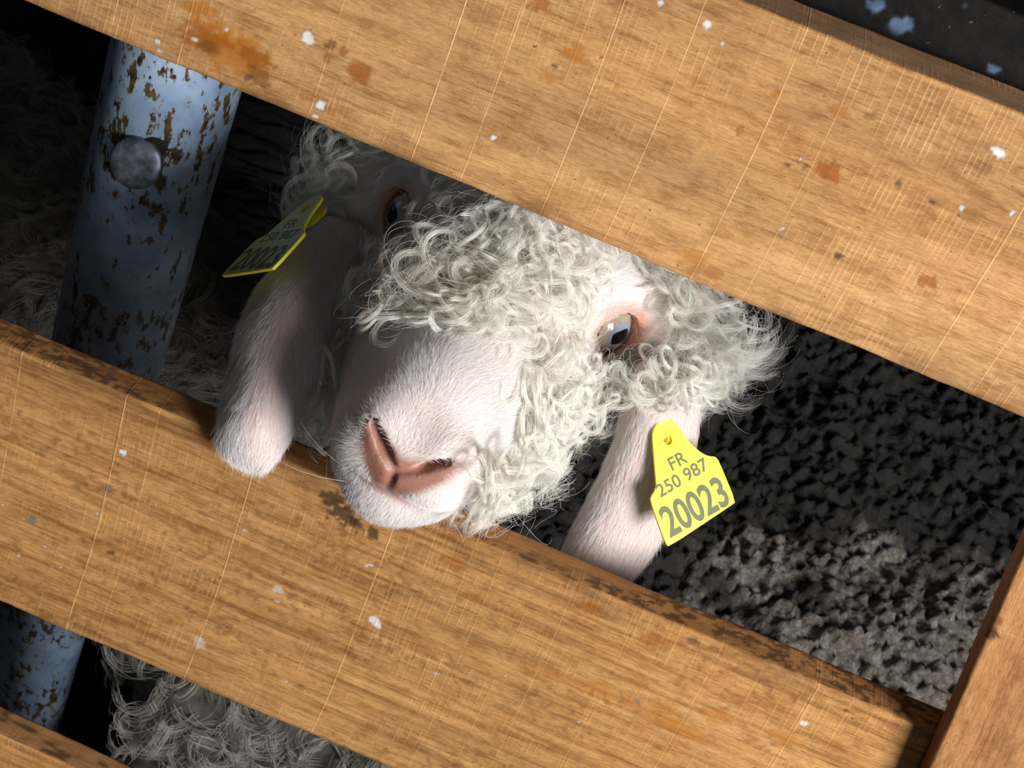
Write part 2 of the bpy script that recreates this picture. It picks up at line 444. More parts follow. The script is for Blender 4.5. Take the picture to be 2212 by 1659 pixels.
k = NT('hole_shade'); k.b.inputs['Base Color'].default_value = (.012, .010, .009, 1); k.b.inputs['Roughness'].default_value = .9
DARK = k.m
bn = ray(294, 352) * -1; bn /= np.linalg.norm(bn)
bn = bn + X0 * -.12; bn -= dirp * np.dot(bn, dirp) * .35; bn /= np.linalg.norm(bn)
# pipe surface point in front of the axis
axis_pt = A + dirp * np.dot(P(300, 340, .933) - A, dirp)
bc = axis_pt + bn * PR
bc = P(294, 352, np.dot(bc + bn * .011 - CAM, D))
hd = []
for q in np.linspace(0, 1, 9): hd.append((.0150 * math.cos(q * math.pi / 2 * .97) ** .6 + 1e-4, .0026 * math.sin(q * math.pi / 2)))
V, F = lathe([(.004, -.03), (.004, -.0022), (.0144, -.0020), (.0152, -.0012), (.0152, 0)] + hd[1:], bc, bn)
bolt = link('bolt', mesh_np('bolt', V, F, STEEL), pipe)
for p in bolt.data.polygons: p.use_smooth = True
bolt['label'] = 'round grey steel bolt head'
hc = P(330, 318, 0); hr = ray(331, 318)
# near-black disc for the shade inside the oversized hole: find where that line of sight meets the pipe
def on_pipe(px, py):
    r = ray(px, py); w = CAM - A
    r2 = r - dirp * np.dot(r, dirp); w2 = w - dirp * np.dot(w, dirp)
    a_, b_, c_ = np.dot(r2, r2), 2 * np.dot(r2, w2), np.dot(w2, w2) - (PR + .0002)**2
    t = (-b_ - math.sqrt(b_ * b_ - 4 * a_ * c_)) / (2 * a_)
    p = CAM + r * t; nn = (w2 + r2 * t); return p, nn / np.linalg.norm(nn)
hp, hn = on_pipe(335, 316)
V, F = lathe([(.0068, -.010), (.0068, .0007), (.0001, .0009)], hp, hn, 28)
link('bolt_hole_shade', mesh_np('bolt_hole_shade', V, F, DARK), pipe)

# ------------------------------------------------------------------ dark steel beam beyond the top rail
def marks_beam(V, mk, L, th):
    for px, py, r, ax in [(1892, 14, 13, 1.5), (1948, 56, 17, 1.4), (1930, 45, 9, 1.2), (2145, 150, 8, 1.6), (1828, 26, 4, 1), (2085, 6, 5, 1)]:
        spot(V, mk, L, px, py, r, srgb(86, 102, 128), .95, ax, .4, .8)
k = NT('tarred_steel'); tc = k.n('ShaderNodeTexCoord').outputs['Object']
c = k.ramp(k.noise(tc, 60, 6, .65), [(.35, srgb(10, 9, 8)), (.6, srgb(24, 20, 17)), (.8, srgb(48, 37, 30))])
at = k.n('ShaderNodeAttribute', attribute_name='marks')
c = k.mix(k.ramp(k.noise(tc, 300, 2), [(.70, g3(0)), (.78, g3(.5))]), c, srgb(120, 118, 116))
k.l(k.mix(at.outputs['Alpha'], c, at.outputs['Color']), k.b.inputs['Base Color'])
k.b.inputs['Roughness'].default_value = .75; k.b.inputs['Specular IOR Level'].default_value = .15
k.l(k.bump(k.noise(tc, 160, 4), .5, .001).outputs[0], k.b.inputs['Normal'])
BP = FU - FN * .045
board('steel_beam', [hit(1200, -420, BP, FN), hit(2420, 130, BP, FN), hit(2420, 460, BP, FN), hit(1200, -60, BP, FN)], .05, k.m,
      'dark tarred steel beam with chipped blue paint behind the top rail', 'beam', marks_beam, res=.0025)

# ------------------------------------------------------------------ barn shell
def ground_material(name, c0, c1, c2, sc, painted_shade=False):
    k = NT(name); tc = k.n('ShaderNodeTexCoord').outputs['Object']
    a = k.noise(tc, sc, 6, .65); b = k.noise(tc, sc * 3, 3, .6, (1, 1, 1), (3, 3, 3))
    c = k.ramp(k.math('ADD', k.math('MULTIPLY', a, .6), k.math('MULTIPLY', b, .4)), [(.36, c0), (.5, c1), (.66, c2)])
    if painted_shade:
        at = k.n('ShaderNodeAttribute', attribute_name='painted_shade')
        c = k.mix(at.outputs['Color'], c, k.mix(.94, c, srgb(9, 8, 7)))  # shade mixed into the floor colour, nearly black where the mask is full
    k.l(c, k.b.inputs['Base Color']); k.b.inputs['Roughness'].default_value = .8
    k.l(k.bump(b, .6, .004).outputs[0], k.b.inputs['Normal'])
    return k.m
gx = np.concatenate([np.linspace(-2.5, .05, 60), np.arange(.055, .75, .0035), np.linspace(.76, 2.5, 50)])
gy = np.concatenate([np.linspace(-2.5, .72, 50), np.arange(.725, 1.75, .0035), np.linspace(1.76, 3.0, 40)])
GX, GY = np.meshgrid(gx, gy, indexing='ij')
n1 = fbm(GX * 95, GY * 95, GX * 0 + 2, 3); n2 = fbm(GX * 9, GY * 9, GX * 0 + 5, 3)
GZ = np.abs(n1 - .5) * -.030 + sstep(.5, .75, n1) * .022 + (n2 - .5) * .07
GZ -= GZ.max()
V = np.stack([GX, GY, GZ], -1).reshape(-1, 3)
i, j = np.meshgrid(np.arange(len(gx) - 1), np.arange(len(gy) - 1), indexing='ij'); ny = len(gy)
F = np.stack([i * ny + j, (i + 1) * ny + j, (i + 1) * ny + j + 1, i * ny + j + 1], -1).reshape(-1, 4)
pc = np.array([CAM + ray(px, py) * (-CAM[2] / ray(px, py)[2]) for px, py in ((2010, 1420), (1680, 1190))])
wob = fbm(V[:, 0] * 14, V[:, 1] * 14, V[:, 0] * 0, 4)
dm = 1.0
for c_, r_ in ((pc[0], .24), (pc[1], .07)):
    dm = np.minimum(dm, sstep(.5, 1.15, np.hypot(V[:, 0] - c_[0], (V[:, 1] - c_[1]) * 1.2) / r_ + (wob - .5) * 1.6))  # painted shade everywhere except two pale patches kept as the lit floor
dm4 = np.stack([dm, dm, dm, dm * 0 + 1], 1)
fl = link('floor', mesh_np('floor', V, F, ground_material('trodden_bedding', srgb(58, 48, 40), srgb(104, 94, 84), srgb(158, 150, 142), 90, True), True, {'painted_shade': dm4}))
tag(fl, 'dark trodden barn floor of lumpy dry bedding', None, None, 'structure')
def slab(name, lo, hi, mat, label):
    lo, hi = np.array(lo), np.array(hi)
    V = [[(lo, hi)[(q >> s) & 1][s] for s in range(3)] for q in range(8)]
    F = [(0, 2, 3, 1), (4, 5, 7, 6), (0, 1, 5, 4), (2, 6, 7, 3), (0, 4, 6, 2), (1, 3, 7, 5)]
    o = link(name, mesh_np(name, V, F, mat, False)); tag(o, label, None, None, 'structure'); return o
wm = ground_material('dark_stone', srgb(30, 28, 26), srgb(48, 45, 42), srgb(64, 60, 56), 14)
slab('wall_back', (-2.5, 3.0, -.1), (2.5, 3.15, 2.4), wm, 'dark stone wall of the barn behind the pen')

# ------------------------------------------------------------------ goat: head frame (mm) -> world
ALPHA, SC, ZE = math.radians(62), 1.11, 0.86
ce, cg, ck = np.array([.872, .489, 0]), np.array([-.489, .872, 0]), np.array([0, 0, 1.0])
hz = c2w(math.cos(ALPHA) * cg - math.sin(ALPHA) * ck)
hy = c2w(-math.sin(ALPHA) * cg - math.cos(ALPHA) * ck)
hx = c2w(ce)
YAW = math.radians(1.6)
hz, hx = hz * math.cos(YAW) + hx * math.sin(YAW), hx * math.cos(YAW) - hz * math.sin(YAW)
HO = P(1100, 583, ZE)
HM = np.stack([hx, hy, hz], 1) * SC * .001
HMi = np.linalg.inv(HM)
def H(x, y, z): return HO + HM @ np.array([x, y, z], float)
def Hc(w): return (np.asarray(w) - HO) @ HMi.T
def W(px, py, z): return Hc(P(px, py, z))

def axis(lo, hi, f0, f1, h, grow=1.16, hmax=16):
    mid = list(np.arange(f0, f1 + h * .5, h))
    a, st = [], h
    q = f0
    while q > lo: st = min(st * grow, hmax); q -= st; a.append(q)
    b, st = [], h
    q = mid[-1]
    while q < hi: st = min(st * grow, hmax); q += st; b.append(q)
    return np.array(a[::-1] + mid + b, np.float32)

class Field:
    def __init__(s, ax, ay, az):
        s.ax, s.ay, s.az = ax, ay, az
        s.d = np.full((len(ax), len(ay), len(az)), 1e3, np.float32)
    def win(s, lo, hi):
        r = []
        for a, l, h in zip((s.ax, s.ay, s.az), lo, hi):
            i0, i1 = np.searchsorted(a, l), np.searchsorted(a, h); r.append(slice(max(i0 - 1, 0), min(i1 + 1, len(a))))
        return tuple(r)
    def pts(s, w):
        return np.meshgrid(s.ax[w[0]], s.ay[w[1]], s.az[w[2]], indexing='ij')
    def add(s, fn, lo, hi, k):
        w = s.win(lo, hi); d0 = s.d[w]
        if d0.size == 0: return
        d1 = fn(*s.pts(w)).astype(np.float32)
        h = np.clip(.5 + .5 * (d0 - d1) / k, 0, 1)
        s.d[w] = d0 * (1 - h) + d1 * h - k * h * (1 - h)
    def cut(s, fn, lo, hi, k):
        w = s.win(lo, hi); d0 = s.d[w]
        if d0.size == 0: return
        d1 = -fn(*s.pts(w)).astype(np.float32)
        h = np.clip(.5 - .5 * (d0 - d1) / k, 0, 1)
        s.d[w] = d0 * (1 - h) + d1 * h + k * h * (1 - h)
    def cone(s, a, b, ra, rb, k=10, cut=False):
        a, b = np.array(a, np.float32), np.array(b, np.float32); ab = b - a; L2 = max(float(ab @ ab), 1e-6)
        def fn(X, Y, Z):
            t = np.clip(((X - a[0]) * ab[0] + (Y - a[1]) * ab[1] + (Z - a[2]) * ab[2]) / L2, 0, 1)
            return np.sqrt((X - a[0] - ab[0] * t)**2 + (Y - a[1] - ab[1] * t)**2 + (Z - a[2] - ab[2] * t)**2) - (ra + (rb - ra) * t)
        m_ = max(ra, rb) + k * 2 + 14
        (s.cut if cut else s.add)(fn, np.minimum(a, b) - m_, np.maximum(a, b) + m_, k)
    def ell(s, c, r, k=10, rot=None, cut=False):
        c, r = np.array(c, np.float32), np.array(r, np.float32)
        M = np.eye(3) if rot is None else np.array(rot)
        def fn(X, Y, Z):
            x, y, z = X - c[0], Y - c[1], Z - c[2]
            p = [(M[0, q] * x + M[1, q] * y + M[2, q] * z) for q in range(3)]
            k0 = np.sqrt((p[0] / r[0])**2 + (p[1] / r[1])**2 + (p[2] / r[2])**2)
            k1 = np.sqrt((p[0] / r[0]**2)**2 + (p[1] / r[1]**2)**2 + (p[2] / r[2]**2)**2)
            return k0 * (k0 - 1) / np.maximum(k1, 1e-6)
        m_ = float(r.max()) + k * 2 + 14
        (s.cut if cut else s.add)(fn, c - m_, c + m_, k)
    def surface(s):
        d = s.d; sgn = d < 0
        nx, ny, nz = d.shape
        corner = [(i, j, k) for i in (0, 1) for j in (0, 1) for k in (0, 1)]
        cs = [sgn[i:nx - 1 + i, j:ny - 1 + j, k:nz - 1 + k] for i, j, k in corner]
        cnt = sum(c.astype(np.int8) for c in cs)
        act = (cnt > 0) & (cnt < 8)
        idx = np.argwhere(act); vid = np.full(act.shape, -1, np.int32); vid[act] = np.arange(len(idx))
        acc = np.zeros((len(idx), 3)); n = np.zeros(len(idx))
        I, J, K = idx.T
        A_ = (s.ax.astype(float), s.ay.astype(float), s.az.astype(float))
        def val(o): return d[I + o[0], J + o[1], K + o[2]].astype(float)
        for a_ in range(8):
            for b_ in range(a_ + 1, 8):
                oa, ob = corner[a_], corner[b_]
                if sum(abs(p - q) for p, q in zip(oa, ob)) != 1: continue
                va, vb = val(oa), val(ob); c = (va < 0) != (vb < 0)
                t = np.where(c, va / np.where(c, va - vb, 1), 0)
                for q in range(3):
                    pa = A_[q][idx[:, q] + oa[q]]; pb = A_[q][idx[:, q] + ob[q]]
                    acc[:, q] += np.where(c, pa + (pb - pa) * t, 0)
                n += c
        V = acc / n[:, None]
        F = []
        for q in range(3):
            o = [0, 0, 0]; o[q] = 1
            sl0 = tuple(slice(0, d.shape[r] - o[r]) for r in range(3)); sl1 = tuple(slice(o[r], d.shape[r]) for r in range(3))
            ch = sgn[sl0] != sgn[sl1]
            e = np.argwhere(ch)
            r1, r2 = (q + 1) % 3, (q + 2) % 3
            ok = (e[:, r1] > 0) & (e[:, r2] > 0) & (e[:, r1] < d.shape[r1] - 1) & (e[:, r2] < d.shape[r2] - 1)
            e = e[ok]
            def cell(a1, a2):
                g = e.copy(); g[:, r1] -= a1; g[:, r2] -= a2; return vid[g[:, 0], g[:, 1], g[:, 2]]
            f = np.stack([cell(1, 1), cell(0, 1), cell(0, 0), cell(1, 0)], 1)
            inside0 = sgn[e[:, 0], e[:, 1], e[:, 2]]
            f = np.where(inside0[:, None], f, f[:, ::-1])
            F.append(f)
        return V, np.concatenate(F)

EYES = {s: np.array([s * 51.0, 1.0, 3.0]) for s in (1, -1)}
EYER = 15.5
def eye_frame(s):
    n = np.array([s * .80, .10, .59]); n /= np.linalg.norm(n)
    a = np.array([s * -.50, -.34, .80]); a -= n * (a @ n); a /= np.linalg.norm(a)     # towards the inner corner
    b = np.cross(n, a) * s
    if b[1] < 0: b = -b
    return n, a, b

fd = Field(axis(-330, 330, -76, 76, 1.4), axis(-760, 330, -86, 40, 1.4), axis(-1150, 215, -24, 186, 1.4))
fd.ell((0, 4, -40), (58, 52, 66), 8)
fd.cone((0, 10, -5), (0, -7, 132), 42, 26, 14)
for s in (1, -1):
    fd.ell((s * 44, 15, -10), (20, 17, 24), 12)
    fd.cone((s * 28, -20, 0), (s * 11, -27, 126), 37, 24, 14)
    fd.cone((s * 36, -52, -20), (s * 9, -48, 130), 35, 20, 14)
    fd.ell((s * 12, -13, 154), (13.5, 12, 15), 9)
    fd.ell((s * 15, -29, 148), (17, 16, 18), 9)
fd.ell((0, -24, 150), (18, 19, 20.5), 8)
fd.cone((0, -50, 118), (0, -53, 139), 19, 16, 8)
# eyes: socket, then a lid shell open along an almond
for s in (1, -1):
    E = EYES[s]; n, a, b = eye_frame(s)
    fd.ell(E + n * 1.0, (EYER + 1.5,) * 3, 3, cut=True)
    def lid(X, Y, Z, E=E, n=n, a=a, b=b):
        x, y, z = X - E[0], Y - E[1], Z - E[2]
        r = np.sqrt(x * x + y * y + z * z)
        pa, pb, pn = x * a[0] + y * a[1] + z * a[2], x * b[0] + y * b[1] + z * b[2], x * n[0] + y * n[1] + z * n[2]
        w = np.where(pa > 0, 18.5, 15.0)
        hh = np.where(pb > 0, 12.6, 13.2) * np.clip(1 - np.abs(pa / w)**2.2, -.3, 1)
        op = np.abs(pb) - hh
        return np.maximum(np.abs(r - 17.4) - 1.9, np.where(pn > 0, -op, -9))
    fd.add(lid, E - 24, E + 24, 2.5)
# nostrils, philtrum, mouth
for s in (1, -1):
    fd.cone((s * .5, -26, 170), (s * 10, -18, 169), 2.0, 2.8, 1.2, cut=True)
    fd.cone((s * 10, -18, 171), (s * 16.5, -12, 165), 3.0, 2.2, 1.4, cut=True)
    fd.cone((s * 7, -20, 168), (s * 15, -13, 160), 2.6, 2.6, 1.4, cut=True)
    fd.cone((0, -42.5, 169), (s * 19, -44, 152), 2.0, 2.0, 1.4, cut=True)
    fd.cone((s * 19, -44, 152), (s * 31, -42, 118), 2.0, 1.2, 1.6, cut=True)
fd.cone((0, -25, 170.5), (0, -36, 167.5), 2.0, 2.0, .8, cut=True); fd.cone((0, -36, 167.5), (0, -43, 161), 2.0, 2.0, .8, cut=True)
# neck, chest, trunk and legs of the standing animal
dn = Hc(HO + np.array([0, 0, -1.0])); dn /= np.linalg.norm(dn)
bk = Hc(HO + np.array([0, 1.0, 0])); bk /= np.linalg.norm(bk)
sd = np.cross(dn, bk)
chest = W(950, 860, 1.26)
fd.cone((-6, -4, -58), chest, 54, 74, 22)
fd.cone((s * 0 + 48, 2, -34), W(1450, 700, .885), 30, 26, 14)
fd.cone((-48, 2, -34), W(765, 440, .895), 30, 24, 14)
hgt = P(950, 860, 1.26)[2]
lf = Hc(HO + np.array([-1.0, 0, 0])); lf /= np.linalg.norm(lf)
rump = chest + (bk * .60 + lf * -0.06 + dn * -.03) * 1000 / SC
fd.cone(chest + bk * 110, rump, 108, 130, 40)
for base, lat in ((chest + bk * 150, 58), (rump, 66)):
    for s in (1, -1):
        top_ = base + sd * s * lat + dn * 90
        foot = base + sd * s * lat + dn * (hgt * 1000 / SC - 12)
        knee = top_ + (foot - top_) * .5 + bk * (25 if base is rump else -6)
        fd.cone(top_, knee, 48, 23, 16); fd.cone(knee, foot, 22, 17, 10); fd.cone(foot - dn * 25, foot, 19, 24, 6)
BV, BF = fd.surface()
nbody = len(BV)
BWv = HO + BV @ HM.T
print('goat verts', nbody, 'chest height', hgt)

# ears: folded sheets, joined into the same skin
def ear_sheet(rows, thick=.0045, n=56, mcol=22):
    rows = np.array([[P(*r[q]) for q in range(3)] for r in rows])            # k,3,3
    kk = len(rows); t = np.linspace(0, kk - 1, n)
    i0 = np.clip(np.floor(t).astype(int), 0, kk - 2); f = (t - i0)[:, None, None]
    # catmull-rom along the ear
    p = lambda q: rows[np.clip(q, 0, kk - 1)]
    a0, a1, a2, a3 = p(i0 - 1), p(i0), p(i0 + 1), p(i0 + 2)
    C_ = .5 * ((2 * a1) + (-a0 + a2) * f + (2 * a0 - 5 * a1 + 4 * a2 - a3) * f**2 + (-a0 + 3 * a1 - 3 * a2 + a3) * f**3)
    s = np.linspace(0, 1, mcol)[None, :, None]
    L, M_, R = C_[:, None, 0], C_[:, None, 1], C_[:, None, 2]
    M2 = 2 * M_ - .5 * (L + R)
    S = (1 - s)**2 * L + 2 * s * (1 - s) * M2 + s**2 * R
    du = np.gradient(S, axis=0); dv = np.gradient(S, axis=1)
    N = np.cross(du, dv); N /= np.maximum(np.linalg.norm(N, axis=2, keepdims=True), 1e-9)
    if np.mean(np.sum(N * D, axis=2)) > 0: N = -N
    prof = (1 - (2 * np.linspace(0, 1, mcol) - 1)**4)[None, :, None] * np.minimum(1, np.linspace(1, 0, n) * 9)[:, None, None]**.5
    Fr = S + N * thick * .5 * (prof * .9 + .1); Bk = S - N * thick * .5 * (prof * .9 + .1)
    V = np.concatenate([Fr.reshape(-1, 3), Bk.reshape(-1, 3)])
    id_ = lambda i, j, k: k * n * mcol + i * mcol + j
    i, j = np.meshgrid(np.arange(n - 1), np.arange(mcol - 1), indexing='ij')
    f1 = np.stack([id_(i, j, 0), id_(i, j + 1, 0), id_(i + 1, j + 1, 0), id_(i + 1, j, 0)], -1).reshape(-1, 4)
    f2 = np.stack([id_(i, j, 1), id_(i + 1, j, 1), id_(i + 1, j + 1, 1), id_(i, j + 1, 1)], -1).reshape(-1, 4)
    e = []
    ii = np.arange(n - 1); jj = np.arange(mcol - 1)
    e.append(np.stack([id_(ii, 0, 0), id_(ii + 1, 0, 0), id_(ii + 1, 0, 1), id_(ii, 0, 1)], 1))
    e.append(np.stack([id_(ii, mcol - 1, 1), id_(ii + 1, mcol - 1, 1), id_(ii + 1, mcol - 1, 0), id_(ii, mcol - 1, 0)], 1))
    e.append(np.stack([id_(0, jj, 1), id_(0, jj + 1, 1), id_(0, jj + 1, 0), id_(0, jj, 0)], 1))
    e.append(np.stack([id_(n - 1, jj, 0), id_(n - 1, jj + 1, 0), id_(n - 1, jj + 1, 1), id_(n - 1, jj, 1)], 1))
    tt = np.concatenate([np.repeat(np.linspace(0, 1, n), mcol)] * 2)
    return V, np.concatenate([f1, f2] + e), tt, N
EAR_A = [[(705, 470, .862), (745, 480, .850), (800, 500, .865)], [(580, 590, .835), (650, 590, .806), (752, 590, .835)],
         [(522, 690, .805), (612, 700, .782), (715, 690, .815)], [(494, 800, .797), (588, 805, .772), (690, 790, .81)],
         [(474, 895, .786), (560, 900, .766), (655, 890, .797)], [(468, 950, .783), (550, 960, .768), (620, 955, .788)],
         [(497, 990, .783), (550, 996, .774), (596, 992, .786)], [(535, 1008, .783), (556, 1011, .781), (574, 1012, .784)]]
EAR_B = [[(1375, 790, .845), (1430, 780, .832), (1500, 800, .855)], [(1347, 860, .85), (1420, 865, .822), (1512, 870, .846)],
         [(1330, 945, .855), (1390, 945, .826), (1508, 940, .848)], [(1298, 1025, .86), (1362, 1020, .832), (1488, 1030, .850)],
         [(1258, 1105, .865), (1328, 1095, .838), (1452, 1120, .856)], [(1218, 1185, .87), (1292, 1175, .845), (1410, 1200, .862)],
         [(1196, 1265, .878), (1262, 1260, .856), (1352, 1270, .88)], [(1205, 1335, .885), (1235, 1340, .875), (1270, 1335, .886)]]
EV, EF, ET, ES = [], [], [], []
allV, allF = [BWv], [BF]; off = nbody
ears = []
for q, rows in enumerate((EAR_A, EAR_B)):
    v, f, t, N = ear_sheet(rows); ears.append((v, f, t, off)); allV.append(v); allF.append(f + off); off += len(v)
GV, GF = np.concatenate(allV), np.concatenate(allF)
HC = (GV - HO) @ HMi.T
# light smoothing of the grid surface
# skin colour
SK = srgb(232, 214, 206); PINK = srgb(164, 114, 96); EYEP = srgb(206, 142, 112); EARP = srgb(222, 190, 180)
colr = np.tile(np.array([*SK, 1.0]), (len(GV), 1))
def blend(mask, c): colr[:, :3] = colr[:, :3] * (1 - mask[:, None]) + np.array(c) * mask[:, None]
x, y, z = HC.T
isb = (np.arange(len(GV)) < nbody)
nose = sstep(6, -4, np.abs(x) - 21 + np.clip(-(y + 20), 0, 99) * .45) * sstep(150, 158, z) * sstep(-60, -52, y) * sstep(-4, -12, y - np.abs(x) * .2) * isb
def nose_mask(x, y, z):
    w = np.clip(16.5 - np.maximum(0, -(y + 20)) * .55, 5, 30)
    up = -20 + np.abs(x) * .55
    return sstep(3, -3, np.abs(x) - w) * sstep(3, -3, y - up) * sstep(-47, -42, y) * sstep(146, 154, z)
nose = np.maximum(nose_mask(x, y, z), nose_mask(x * .7, y - 2, z + 6) * sstep(150, 156, z)) * isb
blend(nose, PINK)
blend(sstep(7, 2, np.abs(y + 43)) * sstep(134, 146, z) * .85 * isb, srgb(196, 150, 140))
for s in (1, -1):
    E = EYES[s]; n, a, b = eye_frame(s)
    p = HC - E; pa, pb, pn = p @ a, p @ b, p @ n
    rr = np.hypot(np.where(pa > 0, pa / 26, pa / 21), pb / np.where(pb > 0, 16, 14))
    blend(sstep(1.15, .6, rr) * (pn > -4) * isb, EYEP)
    rim = sstep(17.9, 16.4, np.linalg.norm(p, axis=1)) * (pn > 2) * isb
    blend(rim * .85, srgb(96, 70, 74))
blend((~isb) * 1.0, EARP)
k = NT('goat_skin'); at = k.n('ShaderNodeAttribute', attribute_name='skin')
tc = k.n('ShaderNodeTexCoord').outputs['Object']
sn = k.noise(tc, 700, 4, .6)
k.l(k.mix(1.0, at.outputs['Color'], k.ramp(sn, [(.3, g3(.88)), (.7, g3(1.06))]), 'MULTIPLY'), k.b.inputs['Base Color'])
k.b.inputs['Roughness'].default_value = .45
k.b.inputs['Subsurface Weight'].default_value = .15; k.b.inputs['Subsurface Radius'].default_value = (.004, .0015, .001); k.b.inputs['Subsurface Scale'].default_value = .5
k.l(k.bump(sn, .35, .0006).outputs[0], k.b.inputs['Normal'])
goat = link('goat', mesh_np('goat', GV, GF, k.m, True, {'skin': colr}))
tag(goat, 'white curly-haired goat poking its pink-nosed face out between the rails', 'goat')

# eyes
def ball(name, center, n, a, b, r, cap, mat, parent, seg=40, rings=24, lift=0.0):
    V, F = [], []
    for i in range(rings + 1):
        th = cap * i / rings
        for j in range(seg):
            ph = 2 * math.pi * j / seg
            V.append(center + SC * .001 * (HM @ np.zeros(3)) + HM @ ((n * math.cos(th) + (a * math.cos(ph) + b * math.sin(ph)) * math.sin(th)) * (r + lift)))
    for i in range(rings):
        for j in range(seg):
            F.append((i * seg + j, i * seg + (j + 1) % seg, (i + 1) * seg + (j + 1) % seg, (i + 1) * seg + j))
    return link(name, mesh_np(name, V, F, mat), parent)
k = NT('eye_white'); k.b.inputs['Base Color'].default_value = (*srgb(92, 78, 74), 1); k.b.inputs['Roughness'].default_value = .12; EYEW = k.m
k = NT('eye_iris'); tc = k.n('ShaderNodeTexCoord').outputs['Object']
at = k.n('ShaderNodeAttribute', attribute_name='zone')
c = k.mix(at.outputs['Color'], srgb(172, 184, 198), srgb(196, 178, 154))
spk = k.ramp(k.noise(tc, 1500, 3, .6), [(.40, g3(.55)), (.55, g3(1.0))])
k.l(k.mix(.8, c, spk, 'MULTIPLY'), k.b.inputs['Base Color']); k.b.inputs['Roughness'].default_value = .1; k.b.inputs['Specular IOR Level'].default_value = .8; IRIS = k.m
k = NT('eye_pupil'); k.b.inputs['Base Color'].default_value = (.004, .005, .007, 1); k.b.inputs['Roughness'].default_value = .08; PUPIL = k.m
k = NT('eye_cornea'); k.b.inputs['Transmission Weight'].default_value = 1.0; k.b.inputs['Roughness'].default_value = 0.0; k.b.inputs['IOR'].default_value = 1.12
k.b.inputs['Specular IOR Level'].default_value = 1.0; k.b.inputs['Base Color'].default_value = (1, 1, 1, 1); CORNEA = k.m
for s in (1, -1):
    E = EYES[s]; n, a, b = eye_frame(s)
    ctr = H(*E)
    eye = ball('eye', ctr, n, a, b, EYER, math.pi * .999, EYEW, goat)
    look = n + a * .02; look /= np.linalg.norm(look)
    ir = ball('iris', ctr, look, a, b, EYER, .80, IRIS, eye, 64, 24, .12)
    zc = np.zeros((len(ir.data.vertices), 4)); rr = np.repeat(np.arange(25) / 24, 64)
    zc[:, :3] = sstep(.56, .68, rr)[:, None]; zc[:, 3] = 1
    aa = ir.data.attributes.new('zone', 'FLOAT_COLOR', 'POINT'); aa.data.foreach_set('color', zc.astype(np.float32).ravel())
    # rounded bar pupil lying along the eye
    Vp, Fp = [], []; G1, G2 = 24, 12
    for i in range(G1 + 1):
        for j in range(G2 + 1):
            uu, vv = 2 * i / G1 - 1, 2 * j / G2 - 1
            q1 = uu * math.sqrt(1 - .25 * vv * vv); q2 = vv * math.sqrt(1 - .35 * uu * uu)
            dd = look + a * (q1 * .36) + b * (q2 * .26); dd /= np.linalg.norm(dd)
            Vp.append(ctr + HM @ (dd * (EYER + .22)))
    for i in range(G1):
        for j in range(G2): Fp.append((i * (G2 + 1) + j, (i + 1) * (G2 + 1) + j, (i + 1) * (G2 + 1) + j + 1, i * (G2 + 1) + j + 1))
    link('pupil', mesh_np('pupil', Vp, Fp, PUPIL), eye)

# ------------------------------------------------------------------ hair
def tri_sample(V, F, n, weight=None):
    A_, B_, C_ = V[F[:, 0]], V[F[:, 1]], V[F[:, 2]]; D_ = V[F[:, 3]]
    T0 = np.concatenate([A_, A_]); T1 = np.concatenate([B_, C_]); T2 = np.concatenate([C_, D_])
    cr = np.cross(T1 - T0, T2 - T0); ar = np.linalg.norm(cr, axis=1) * .5
    w = ar.copy()
    if weight is not None:
        wf = weight[F].mean(1); w = w * np.concatenate([wf, wf])
    tot = w.sum(); i = rng.choice(len(ar), n, p=w / tot)
    r1, r2 = np.sqrt(rng.random(n))[:, None], rng.random(n)[:, None]
    p = T0[i] * (1 - r1) + T1[i] * r1 * (1 - r2) + T2[i] * r1 * r2
    nn = cr[i] / np.maximum(np.linalg.norm(cr[i], axis=1, keepdims=True), 1e-12)
    return p, nn
def unit(v): return v / np.maximum(np.linalg.norm(v, axis=-1, keepdims=True), 1e-9)
def tang(v, n): return unit(v - n * np.sum(v * n, axis=1, keepdims=True))
def project(p):
    q = p - CAM; d = q @ D
    return CX + FPX * (q @ R_) / d, CY - FPX * (q @ U_) / d, d
def vnormals(V, F):
    n = np.cross(V[F[:, 2]] - V[F[:, 0]], V[F[:, 3]] - V[F[:, 1]])
    N = np.zeros_like(V)
    for q in range(4): np.add.at(N, F[:, q], n)
    return unit(N)
def curl_hairs(root, d0, axis_, L, kap0, kap1, pitch, K, power=1.3):
    """integrate strands that tighten into a spiral; all arrays per strand"""
    n = len(root); pts = np.zeros((n, K, 3)); pts[:, 0] = root
    d = unit(d0); w = unit(axis_); ds = (L / (K - 1))[:, None]
    for q in range(1, K):
        s = q / (K - 1)
        kp = (kap0 + (kap1 - kap0) * s**power)[:, None]
        ang = kp * ds
        d = d * np.cos(ang) + np.cross(w, d) * np.sin(ang) + w * np.sum(w * d, axis=1, keepdims=True) * (1 - np.cos(ang))
        # hold a gentle rise along the axis so turns do not close on themselves
        al = np.sum(w * d, axis=1, keepdims=True); d = unit(d + w * (pitch[:, None] - al) * .25)
        pts[:, q] = pts[:, q - 1] + d * ds
    return pts
